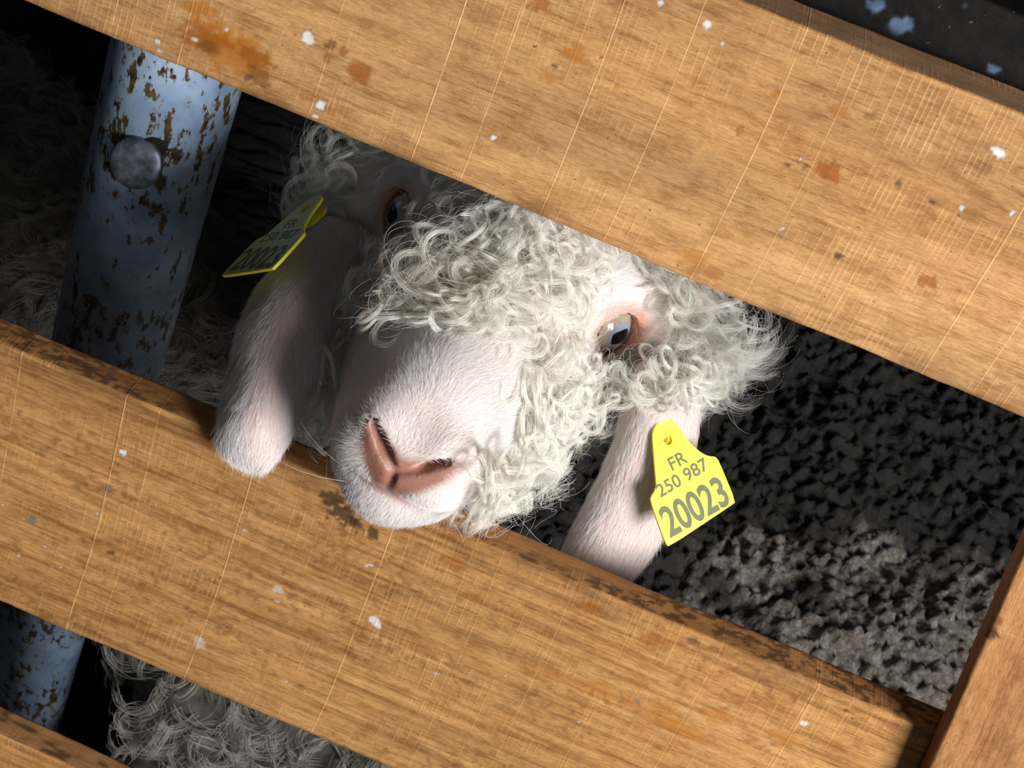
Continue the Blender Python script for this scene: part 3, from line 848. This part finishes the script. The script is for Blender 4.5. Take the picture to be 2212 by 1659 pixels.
def hair_object(name, chunks, mat, parent):
    """chunks: list of (points n,K,3 ; root radius ; tip radius)"""
    sizes, P_, R = [], [], []
    for pts, r0, r1 in chunks:
        n, K = pts.shape[:2]; sizes += [K] * n
        P_.append(pts.reshape(-1, 3)); t = np.linspace(0, 1, K)
        rr = r0 + (r1 - r0) * t**1.5
        R.append(np.tile(rr, n))
    c = bpy.data.hair_curves.new(name); c.add_curves(sizes)
    P_ = np.concatenate(P_).astype(np.float32); R = np.concatenate(R).astype(np.float32)
    c.attributes['position'].data.foreach_set('vector', P_.ravel()) if 'position' in c.attributes else c.position_data.foreach_set('vector', P_.ravel())
    a = c.attributes.get('radius') or c.attributes.new('radius', 'FLOAT', 'POINT')
    a.data.foreach_set('value', R)
    c.materials.append(mat)
    return link(name, c, parent)
def hair_material(name, color, rough=.35):
    k = NT(name); k.b.inputs['Base Color'].default_value = (*color, 1)
    k.b.inputs['Roughness'].default_value = rough; k.b.inputs['Specular IOR Level'].default_value = .4
    return k.m
MOHAIR = hair_material('mohair', (.93, .89, .81), .34)
COAT = hair_material('short_white_hair', (.93, .90, .88), .40)
GRAV = np.array([0, 0, -1.0])

GN = vnormals(GV, GF)
fm = np.einsum('ij,ij->i', GN[:nbody], BWv - (HO + HM @ np.array([0, -10, 0])))
if np.mean(fm[(HC[:nbody, 2] > 60)]) < 0: GN *= -1
hx_, hy_, hz_ = unit(hx), unit(hy), unit(hz)
# where the face is short-haired (1) and where it is fleecy (0), in head millimetres
def coat_zone(q):
    x, y, z = q.T
    wob = (fbm(x * .06 + 9, y * .06 + 9, z * .06 + 9, 3) - .5) * 26
    lim = np.where(y < -50, 112, np.where(y < -8, 62, 86))
    c = sstep(-6, 6, z - lim + wob)
    for s in (1, -1):
        E = EYES[s]; n, a, b = eye_frame(s); p = q - E
        pa, pb, pn = p @ a, p @ b, p @ n
        rr = np.hypot(np.where(pa > 0, pa / 36, pa / 27), pb / np.where(pb > 0, 34, 21))
        c = np.maximum(c, sstep(1.1, .9, rr) * (pn > -12))
    return c
def eye_clear(q):
    ok = np.ones(len(q), bool)
    for s in (1, -1):
        E = EYES[s]; p = q - E; n, a, b = eye_frame(s)
        ok &= ~((np.linalg.norm(p, axis=1) < 18.6) & (p @ n > 0))
    return ok
ax_, ay_, az_ = HC[:nbody].T
headw = (np.linalg.norm(HC[:nbody] - np.array([0, -10, 20]), axis=1) < 185).astype(float)
vis_up = sstep(-.35, .05, np.einsum('ij,ij->i', GN[:nbody], unit(CAM - BWv)))
cz = coat_zone(HC[:nbody])

# short coat on the face
pts, nn = tri_sample(BWv, BF, 160000, headw * cz * (.08 + vis_up) * (np.linalg.norm(HC[:nbody] - np.array([0, -20, 60]), axis=1) < 150))
def fix(nrm, p, V, N, F):
    return nrm
q = Hc(pts)
nn = unit(nn); inward = np.einsum('ij,ij->i', nn, pts - (HO + HM @ np.array([0, -15, 30]))) < 0
# orient sampled normals like the vertex normals: the polygon winding is uniform
sgnw = np.sign(np.mean(np.einsum('ij,ij->i', nn, pts - (HO + HM @ np.array([0, -15, 60])))[(q[:, 2] > 90)]))
nn *= sgnw
keep = eye_clear(q) & (nose_mask(*q.T) < rng.random(len(q)) * .6)
keep &= ~((np.abs(q[:, 1] + 43) < 2.0 + rng.random(len(q)) * 2.2) & (q[:, 2] > 134) & (np.abs(q[:, 0]) < 24))
keep &= (rng.random(len(q)) > .55 * sstep(150, 164, q[:, 2]) * (q[:, 1] > -30))
fz = fbm(q[:, 0] * .05, q[:, 1] * .05, q[:, 2] * .05, 2)
flow = tang(-hz_ * 1.0 + hx_ * np.sign(q[:, 0])[:, None] * np.clip(np.abs(q[:, 0]) / 40, 0, 1)[:, None] * .7
            + (-hy_) * (q[:, 1] < -25)[:, None] * .5 + (fz - .5)[:, None] * 1.6 * hx_, nn)
lowlip = (q[:, 1] < -43) & (q[:, 2] > 100)
flow = np.where(lowlip[:, None], tang(-hy_ * 1.2 + hz_ * .3 + hx_ * (q[:, 0] / 40)[:, None], nn), flow)
L = (.0040 + .0034 * rng.random(len(q))) * (1 - .35 * sstep(135, 165, q[:, 2]))
eyed = np.minimum(np.linalg.norm(q - EYES[1], axis=1), np.linalg.norm(q - EYES[-1], axis=1))
L *= .5 + .5 * sstep(17, 34, eyed)
keep &= (rng.random(len(q)) < .30 + .7 * sstep(19, 32, eyed))
d0 = unit(flow + nn * (.32 + .2 * rng.random((len(q), 1))) + rng.normal(0, .13, (len(q), 3)))
axc = unit(np.cross(d0, nn) + rng.normal(0, .3, (len(q), 3)))
cp = curl_hairs(pts[keep] - nn[keep] * .0003, d0[keep], -axc[keep] * -1, L[keep], np.full(keep.sum(), -50.), np.full(keep.sum(), -90.), np.zeros(keep.sum()), 5, 1)
chunks = [(cp, .000038, .000013)]
# short coat on the ears
for (v, f, t, o_) in ears:
    n_ = 36000
    pe, ne = tri_sample(v, f, n_)
    # ear axis direction: from base rows to tip
    tip = v[t > .97].mean(0); base_ = v[t < .03].mean(0); mid_ = v[(t > .45) & (t < .55)].mean(0)
    nrm = vnormals(v, f)
    bv = BVHTree.FromPolygons([tuple(a_) for a_ in v], [tuple(a_) for a_ in f])
    h2 = len(v) // 2
    cen = v.reshape(2, -1, 3).mean(0)
    dd = ((pe[:, None, :] - cen[None, ::7, :])**2).sum(2).argmin(1)
    outw = pe - cen[::7][dd]
    flip = np.einsum('ij,ij->i', ne, unit(outw)) < -.2
    ne = np.where(flip[:, None], -ne, ne)
    fl_ = tang(np.where((((pe - base_) @ (tip - base_)) / ((tip - base_) @ (tip - base_)) < .5)[:, None], mid_ - base_, tip - mid_), ne)
    d0 = unit(fl_ + ne * .30 + rng.normal(0, .13, (n_, 3)))
    L = .0045 + .0045 * rng.random(n_)
    cp = curl_hairs(pe, d0, np.cross(d0, ne) + 1e-6, L, np.full(n_, -30.), np.full(n_, -70.), np.zeros(n_), 5, 1)
    chunks.append((cp, .000036, .000013))
hair_object('coat', chunks, COAT, goat)

# curly locks
def locks(pts, nn, flow, nh, Lr, kr, spread=.0017, K=34, tilt=.9, loose=.10, rad=.00005, lift=.55, fuzz=.028):
    n = len(pts)
    L = Lr[0] + (Lr[1] - Lr[0]) * rng.random(n)
    kap = 1 / (kr[0] + (kr[1] - kr[0]) * rng.random(n))
    sg = np.where(rng.random(n) < .5, -1., 1.)
    axis0 = unit(nn + unit(rng.normal(0, 1, (n, 3))) * tilt * rng.random((n, 1)))
    pit = .10 + .26 * rng.random(n); pw = .8 + 1.0 * rng.random(n)
    rep = np.repeat(np.arange(n), nh)
    N = n * nh
    lo = (rng.random(N) < loose).astype(float)
    off = rng.normal(0, 1, (N, 3)); off -= nn[rep] * np.sum(off * nn[rep], 1, keepdims=True)
    off *= (spread * (.6 + .8 * rng.random(n)))[rep][:, None] * .6
    d0 = unit(flow[rep] + nn[rep] * lift + rng.normal(0, .04, (N, 3)) * (1 + 4 * lo)[:, None])
    jit = rng.normal(0, 1, N) * (fuzz + .22 * lo)
    pts_ = curl_hairs(pts[rep] + off, d0, axis0[rep] + rng.normal(0, .03, (N, 3)) * (1 + 5 * lo)[:, None], L[rep] * (1 - .25 * rng.random(N)) * (1 + .15 * lo),
                      (kap * .12 * sg)[rep] * (1 + jit), (kap * sg)[rep] * (1 + jit), pit[rep], K, 1.5)
    # strands draw together towards the tip
    gd = pts_.reshape(n, nh, K, 3).mean(1)[rep]
    cl = (np.linspace(0, 1, K)**.8 * .5)[None, :, None] * (1 - lo)[:, None, None]
    pts_ = pts_ + (gd - pts_) * cl
    return (pts_, rad, rad * .45)
fchunks = []
fw = headw * (1 - cz) * (.15 + vis_up)
for s in (1, -1): fw = fw * (np.linalg.norm(HC[:nbody] - (EYES[s] + eye_frame(s)[0] * 14), axis=1) > 31)
NL = 1050
pts, nn = tri_sample(BWv, BF, NL, fw); nn = unit(nn) * sgnw
q = Hc(pts)
side = np.sign(q[:, 0])[:, None] * sstep(8, 40, np.abs(q[:, 0]))[:, None]
flow = tang(hz_ * .55 + GRAV * .75 + hx_ * side * .55 + rng.normal(0, .45, (NL, 3)), nn)
fchunks.append(locks(pts, nn, flow, 36, (.034, .060), (.0028, .0056), .0016))
# tufts that hang over the brow, the ears and below the jaw
gbvh = BVHTree.FromPolygons([tuple(a_) for a_ in GV], [tuple(a_) for a_ in GF])
eye_w = [H(*(EYES[s] + eye_frame(s)[0] * 14)) for s in (1, -1)]
def tuft(x0, x1, y0, y1, dirv, n, nh, Lr, kr, spread=.002, jit=.35, lift=.5, tilt=.9, zmax=.97):
    pr, nr = [], []
    while len(pr) < n:
        px, py = x0 + (x1 - x0) * rng.random(), y0 + (y1 - y0) * rng.random()
        r = ray(px, py); h_ = gbvh.ray_cast(Vector(CAM), Vector(r).normalized())
        n -= h_[0] is None
        if h_[0] is None: continue
        p = np.array(h_[0])
        if (p - CAM) @ D > zmax or min(np.linalg.norm(p - e_) for e_ in eye_w) < .033: n -= 1; continue
        v = np.array(h_[1]); v = -v if v @ r > 0 else v
        pr.append(p); nr.append(v)
    pr, nr = np.array(pr), np.array(nr)
    fl_ = unit(c2w(np.array(dirv, float)) + rng.normal(0, jit, (len(pr), 3)))
    fchunks.append(locks(pr, nr, fl_, nh, Lr, kr, spread, tilt=tilt, lift=lift))
tuft(885, 1010, 540, 680, (-.75, .40, -.30), 70, 44, (.046, .078), (.0032, .0064), .0018)
tuft(940, 1110, 560, 690, (-.25, .80, -.25), 80, 40, (.034, .056), (.0030, .0060), .0018)
tuft(1000, 1200, 470, 640, (.0, .75, -.35), 80, 40, (.040, .062), (.0030, .0060), .0018)
tuft(1400, 1540, 650, 770, (.50, .80, .0), 110, 40, (.040, .064), (.0070, .016), .003, .22)
tuft(740, 810, 380, 480, (-.8, -.05, -.2), 40, 34, (.046, .074), (.0040, .008), .0018)
tuft(700, 770, 400, 470, (-.45, .55, -.2), 30, 34, (.034, .056), (.0040, .008), .0018)
tuft(1400, 1505, 775, 835, (-.10, .75, -.30), 34, 40, (.030, .046), (.0030, .0055), .0016)
tuft(1340, 1480, 770, 830, (.10, .75, -.35), 44, 40, (.032, .046), (.0028, .0045), .0016)
tuft(1120, 1290, 770, 960, (.15, .80, -.30), 90, 40, (.034, .056), (.0030, .0058), .0018)
tuft(1030, 1190, 960, 1040, (.25, .85, -.05), 90, 40, (.044, .066), (.0036, .0070), .0020)
# frizz between the locks
NF = 30000
pts, nn = tri_sample(BWv, BF, NF, fw); nn = unit(nn) * sgnw
flow = tang(hz_ * .4 + GRAV * .6 + rng.normal(0, .9, (NF, 3)), nn)
fchunks.append((curl_hairs(pts, unit(flow + nn * .6), unit(rng.normal(0, 1, (NF, 3))), .008 + .016 * rng.random(NF), np.full(NF, 60.), 120 + 200 * rng.random(NF), rng.normal(0, .3, NF), 14), .00004, .000016))
# neck and trunk fleece
nw = (1 - headw) * (BWv[:, 1] < 1.6) * (HC[:nbody] @ dn < 560)
NT_ = 4200
pts, nn = tri_sample(BWv, BF, NT_, nw); nn = unit(nn) * sgnw
flow = tang(GRAV + rng.normal(0, .5, (NT_, 3)), nn)
fchunks.append(locks(pts, nn, flow, 14, (.03, .06), (.004, .008), .004, 24, rad=.00011))
hair_object('fleece', fchunks, MOHAIR, goat)
# whiskers round the chin and lashes
wp = []
for (px, py, dx, dy, L_) in [(760, 1090, -.5, .3, .03), (750, 1040, -.8, -.1, .035), (745, 1010, -.7, -.5, .03), (770, 1120, -.3, .8, .025), (800, 1135, -.1, 1, .02),
                            (860, 1140, .05, 1, .03), (900, 1138, .1, 1, .028), (930, 1125, .4, .8, .022), (960, 1105, .5, .6, .02), (880, 1140, 0, 1, .022), (985, 1080, .7, .5, .018)]:
    r = ray(px, py); h_ = gbvh.ray_cast(Vector(CAM), Vector(r).normalized())
    if h_[0] is None: continue
    wp.append((np.array(h_[0]), c2w(np.array([dx, dy, -.25])), L_))
wr = np.array([w[0] for w in wp]); wd = np.array([w[1] for w in wp]); wl = np.array([w[2] for w in wp])
wp_ = curl_hairs(wr, wd, np.tile(D, (len(wr), 1)) + rng.normal(0, .3, (len(wr), 3)), wl, np.full(len(wr), 5.), rng.normal(0, 30, len(wr)), np.zeros(len(wr)), 16)
hair_object('whiskers', [(wp_, .00007, .00002)], MOHAIR, goat)
for s in (1, -1):
    E = EYES[s]; n, a, b = eye_frame(s); lr, ld = [], []
    for q in np.linspace(-.85, .8, 26):
        dd = n * .78 + a * q * .95 + b * .62 * (1 - q * q * .8); dd /= np.linalg.norm(dd)
        lr.append(H(*(E + dd * 18.6))); ld.append(HM @ (n * .8 + b * .55 + a * (q * .5 - .1) + rng.normal(0, .12, 3)))
    lr, ld = np.array(lr), np.array(ld)
    lp = curl_hairs(lr, ld, np.tile(unit(HM @ a), (len(lr), 1)), .005 + .004 * rng.random(len(lr)), np.full(len(lr), 40.), np.full(len(lr), 80.), np.zeros(len(lr)), 8)
    hair_object('eyelashes', [(lp, .00005, .00002)], MOHAIR, goat)

# ------------------------------------------------------------------ ear tags
k = NT('yellow_plastic'); k.b.inputs['Base Color'].default_value = (*srgb(238, 226, 60), 1)
k.b.inputs['Roughness'].default_value = .38; k.b.inputs['Subsurface Weight'].default_value = .1; k.b.inputs['Subsurface Radius'].default_value = (.002, .002, .0005); YEL = k.m
k = NT('grey_print'); k.b.inputs['Base Color'].default_value = (*srgb(104, 106, 62), 1); k.b.inputs['Roughness'].default_value = .5; INK = k.m
# outline of one tag in its own millimetres (x across, y up, origin at the hole)
def smooth_poly(p, it=2):
    for _ in range(it):
        q = []
        for a_, b_ in zip(p, p[1:] + p[:1]):
            q += [(a_[0] * .8 + b_[0] * .2, a_[1] * .8 + b_[1] * .2), (a_[0] * .2 + b_[0] * .8, a_[1] * .2 + b_[1] * .8)]
        p = q
    return p
def text_mesh(body, size, bold=0.0, sx=1.0):
    cu = bpy.data.curves.new('t', 'FONT'); cu.body = body; cu.size = size; cu.offset = bold; cu.extrude = .00006
    cu.align_x, cu.align_y = 'CENTER', 'CENTER'; cu.resolution_u = 6
    o = bpy.data.objects.new('t', cu); col.objects.link(o); bpy.context.view_layer.update()
    me = bpy.data.meshes.new_from_object(o.evaluated_get(bpy.context.evaluated_depsgraph_get()))
    bpy.data.objects.remove(o)
    for v in me.vertices: v.co.x *= sx
    return me
def ear_tag(label, O, ux, uy, outline, hole, texts, un, thick=.0018):
    """O world origin; ux,uy unit vectors of the face; outline in metres"""
    import bmesh
    uz = np.cross(ux, uy)
    mm = Matrix.Identity(4)
    for q in range(3): mm[q][0], mm[q][1], mm[q][2], mm[q][3] = ux[q], uy[q], uz[q], O[q]
    bm = bmesh.new()
    nO = len(outline); nh_ = 28
    ov = [bm.verts.new((p[0], p[1], 0)) for p in outline]
    hv = [bm.verts.new((hole[0] + hole[2] * math.cos(2 * math.pi * q / nh_), hole[1] + hole[3] * math.sin(2 * math.pi * q / nh_), 0)) for q in range(nh_)]
    ed = [bm.edges.new((ov[q], ov[(q + 1) % nO])) for q in range(nO)] + [bm.edges.new((hv[q], hv[(q + 1) % nh_])) for q in range(nh_)]
    bmesh.ops.triangle_fill(bm, edges=ed, use_beauty=True, use_dissolve=False)
    bmesh.ops.recalc_face_normals(bm, faces=bm.faces[:])
    if sum(f_.normal.z for f_ in bm.faces) < 0: bmesh.ops.reverse_faces(bm, faces=bm.faces[:])
    ex = bmesh.ops.extrude_face_region(bm, geom=bm.faces[:])
    vs = [g_ for g_ in ex['geom'] if isinstance(g_, bmesh.types.BMVert)]
    bmesh.ops.translate(bm, verts=[v_ for v_ in bm.verts if v_ not in set(vs)], vec=(0, 0, -thick))
    bmesh.ops.recalc_face_normals(bm, faces=bm.faces[:])
    me = bpy.data.meshes.new('ear_tag'); bm.to_mesh(me); bm.free(); me.materials.append(YEL)
    o = link('ear_tag', me); o.matrix_world = mm
    tag(o, label, 'ear tag', 'yellow ear tags')
    bv = o.modifiers.new('edge', 'BEVEL'); bv.width = .0004; bv.segments = 2; bv.limit_method = 'ANGLE'
    def child(name, me, loc, rot=0, lab=None):
        c = bpy.data.objects.new(name, me); col.objects.link(c); c.parent = o
        c.location = loc; c.rotation_euler = (0, 0, rot)
        if lab: c['label'] = lab
        return c
    for body, (cx, cy), size, bold, sx, rot in texts:
        t = text_mesh(body, size, bold, sx); t.materials.clear(); t.materials.append(INK)
        child('lettering', t, (cx, cy, .00005), rot, 'grey printed ' + body)
    # raised ring round the hole and the stud that goes through the ear
    def ring(r0, r1, h):
        V, F = [], []
        for q in range(32):
            c_, s_ = math.cos(2 * math.pi * q / 32), math.sin(2 * math.pi * q / 32)
            for r, z in ((r0, 0), (r0 + .0002, h), (r1 - .0002, h), (r1, 0)): V.append((hole[0] + c_ * r, hole[1] + s_ * r, z))
        for q in range(32):
            for e_ in range(3): F.append((q * 4 + e_, ((q + 1) % 32) * 4 + e_, ((q + 1) % 32) * 4 + e_ + 1, q * 4 + e_ + 1))
        return mesh_np('collar', V, F, YEL)
    child('collar', ring(hole[2] * 1.9, hole[2] * 2.2, .00015), (0, 0, 0))
    V, F = lathe([(hole[2] * 1.15, -.0055), (hole[2] * 1.15, -.0012), (hole[2] * .92, -.0012), (hole[2] * .92, -.0053)], np.array([hole[0], hole[1], 0]), np.array([0, 0, 1.0]), 24)
    child('stud', mesh_np('stud', V, F, YEL), (0, 0, 0))
    s0 = -.0055
    V, F = lathe([(.0001, s0 - .0016), (.009, s0 - .0016), (.0095, s0 - .0008), (.009, s0), (.0001, s0)], np.array([hole[0], hole[1], 0]), np.array([0, 0, 1.0]), 32)
    child('backing_disc', mesh_np('backing_disc', V, F, YEL), (0, 0, 0))
    return o
# the near tag: outline points traced on its plane (photo pixels), turned into real size on that plane
TO = P(1442, 949, .822)
tn = c2w(np.array([.28, -.02, -.96])); tn /= np.linalg.norm(tn)
ux = c2w(np.array([.86, -.50, .0])); ux -= tn * (ux @ tn); ux /= np.linalg.norm(ux)
uy = np.cross(tn, ux)
def on(px, py):
    p = hit(px, py, TO, tn) - TO; return (p @ ux, p @ uy)
px_out = [(1409, 943), (1411, 930), (1417, 918), (1427, 908), (1438, 904), (1450, 906), (1458, 912), (1470, 928), (1490, 955), (1508, 972), (1521, 981), (1532, 985),
          (1545, 986), (1553, 994), (1590, 1084), (1580, 1092), (1445, 1182), (1438, 1174), (1425, 1140), (1405, 1082), (1407, 1072), (1414, 1061), (1418, 1050), (1416, 1030)]
pts2 = [on(*p) for p in px_out]
hx0 = on(1442, 949)
cc = lambda px, py: on(px, py)
def trot(p0, p1):
    a_, b_ = on(*p0), on(*p1); return math.atan2(b_[1] - a_[1], b_[0] - a_[0])
texts = [('FR', cc(1463, 997), .0098, .0001, 1.0, trot((1452, 1016), (1483, 998))),
         ('250 987', cc(1474, 1033), .0098, .0001, .98, trot((1433, 1074), (1522, 1021))),
         ('20023', cc(1503, 1097), .0228, .0005, .70, trot((1444, 1168), (1573, 1094)))]
texts = [(b_, c_, s_, o_, x_, r_) for b_, c_, s_, o_, x_, r_ in texts]
ear_tag('yellow plastic ear tag facing the viewer on the ear at right', TO, ux, uy, smooth_poly(pts2, 1), (0, 0, .0022, .0029), texts, None)
# the far tag: the same piece seen edge-on
O2 = P(660, 449, .822)
wv = np.array([27., 2., -32.]); wv /= np.linalg.norm(wv)
lv = np.array([-31., 40., -24.]); lv -= wv * (lv @ wv); lv /= np.linalg.norm(lv)
u2, l2 = c2w(wv), c2w(lv)
c2_ = np.array([c for c in pts2]); 
# straighten the traced outline: axis from the hole to the middle of the lower edge
dm_ = (np.array(on(1590, 1084)) + np.array(on(1445, 1182))) / 2; th_ = math.atan2(dm_[0], -dm_[1])
ro = np.array([[math.cos(th_), math.sin(th_)], [-math.sin(th_), math.cos(th_)]])
rot2 = [tuple(ro @ np.array(p)) for p in pts2]
texts2 = [(b_, tuple(ro @ np.array(c_)), s_, o_, x_, r_ - th_) for b_, c_, s_, o_, x_, r_ in texts]
ear_tag('yellow ear tag in shadow, edge-on, on the ear beside the blue pipe', O2, u2, -l2, smooth_poly(rot2, 1), (0, 0, .0022, .0029), texts2, None)

# ------------------------------------------------------------------ second goat lying in the straw behind
f2 = Field(axis(-1400, 400, -700, 150, 14, hmax=24), axis(500, 1500, 600, 1200, 14, hmax=24), axis(-40, 900, 0, 500, 14, hmax=24))
f2.cone((-800, 1100, 205), (-320, 975, 185), 185, 150, 60)
f2.cone((-320, 975, 175), (-112, 735, 140), 125, 104, 40)
f2.cone((-112, 730, 150), (40, 650, 200), 80, 58, 40)
f2.cone((40, 650, 205), (150, 600, 150), 56, 32, 20)
for s in (1, -1): f2.cone((40 - s * 20, 650 + s * 50, 215), (20 - s * 40, 650 + s * 110, 150), 15, 12, 12)
f2.cone((-160, 640, 60), (-20, 560, 30), 40, 24, 30); f2.cone((-760, 960, 90), (-660, 900, 34), 70, 30, 40)
V2, F2 = f2.surface(); V2 *= .001
V2[:, 2] += .0
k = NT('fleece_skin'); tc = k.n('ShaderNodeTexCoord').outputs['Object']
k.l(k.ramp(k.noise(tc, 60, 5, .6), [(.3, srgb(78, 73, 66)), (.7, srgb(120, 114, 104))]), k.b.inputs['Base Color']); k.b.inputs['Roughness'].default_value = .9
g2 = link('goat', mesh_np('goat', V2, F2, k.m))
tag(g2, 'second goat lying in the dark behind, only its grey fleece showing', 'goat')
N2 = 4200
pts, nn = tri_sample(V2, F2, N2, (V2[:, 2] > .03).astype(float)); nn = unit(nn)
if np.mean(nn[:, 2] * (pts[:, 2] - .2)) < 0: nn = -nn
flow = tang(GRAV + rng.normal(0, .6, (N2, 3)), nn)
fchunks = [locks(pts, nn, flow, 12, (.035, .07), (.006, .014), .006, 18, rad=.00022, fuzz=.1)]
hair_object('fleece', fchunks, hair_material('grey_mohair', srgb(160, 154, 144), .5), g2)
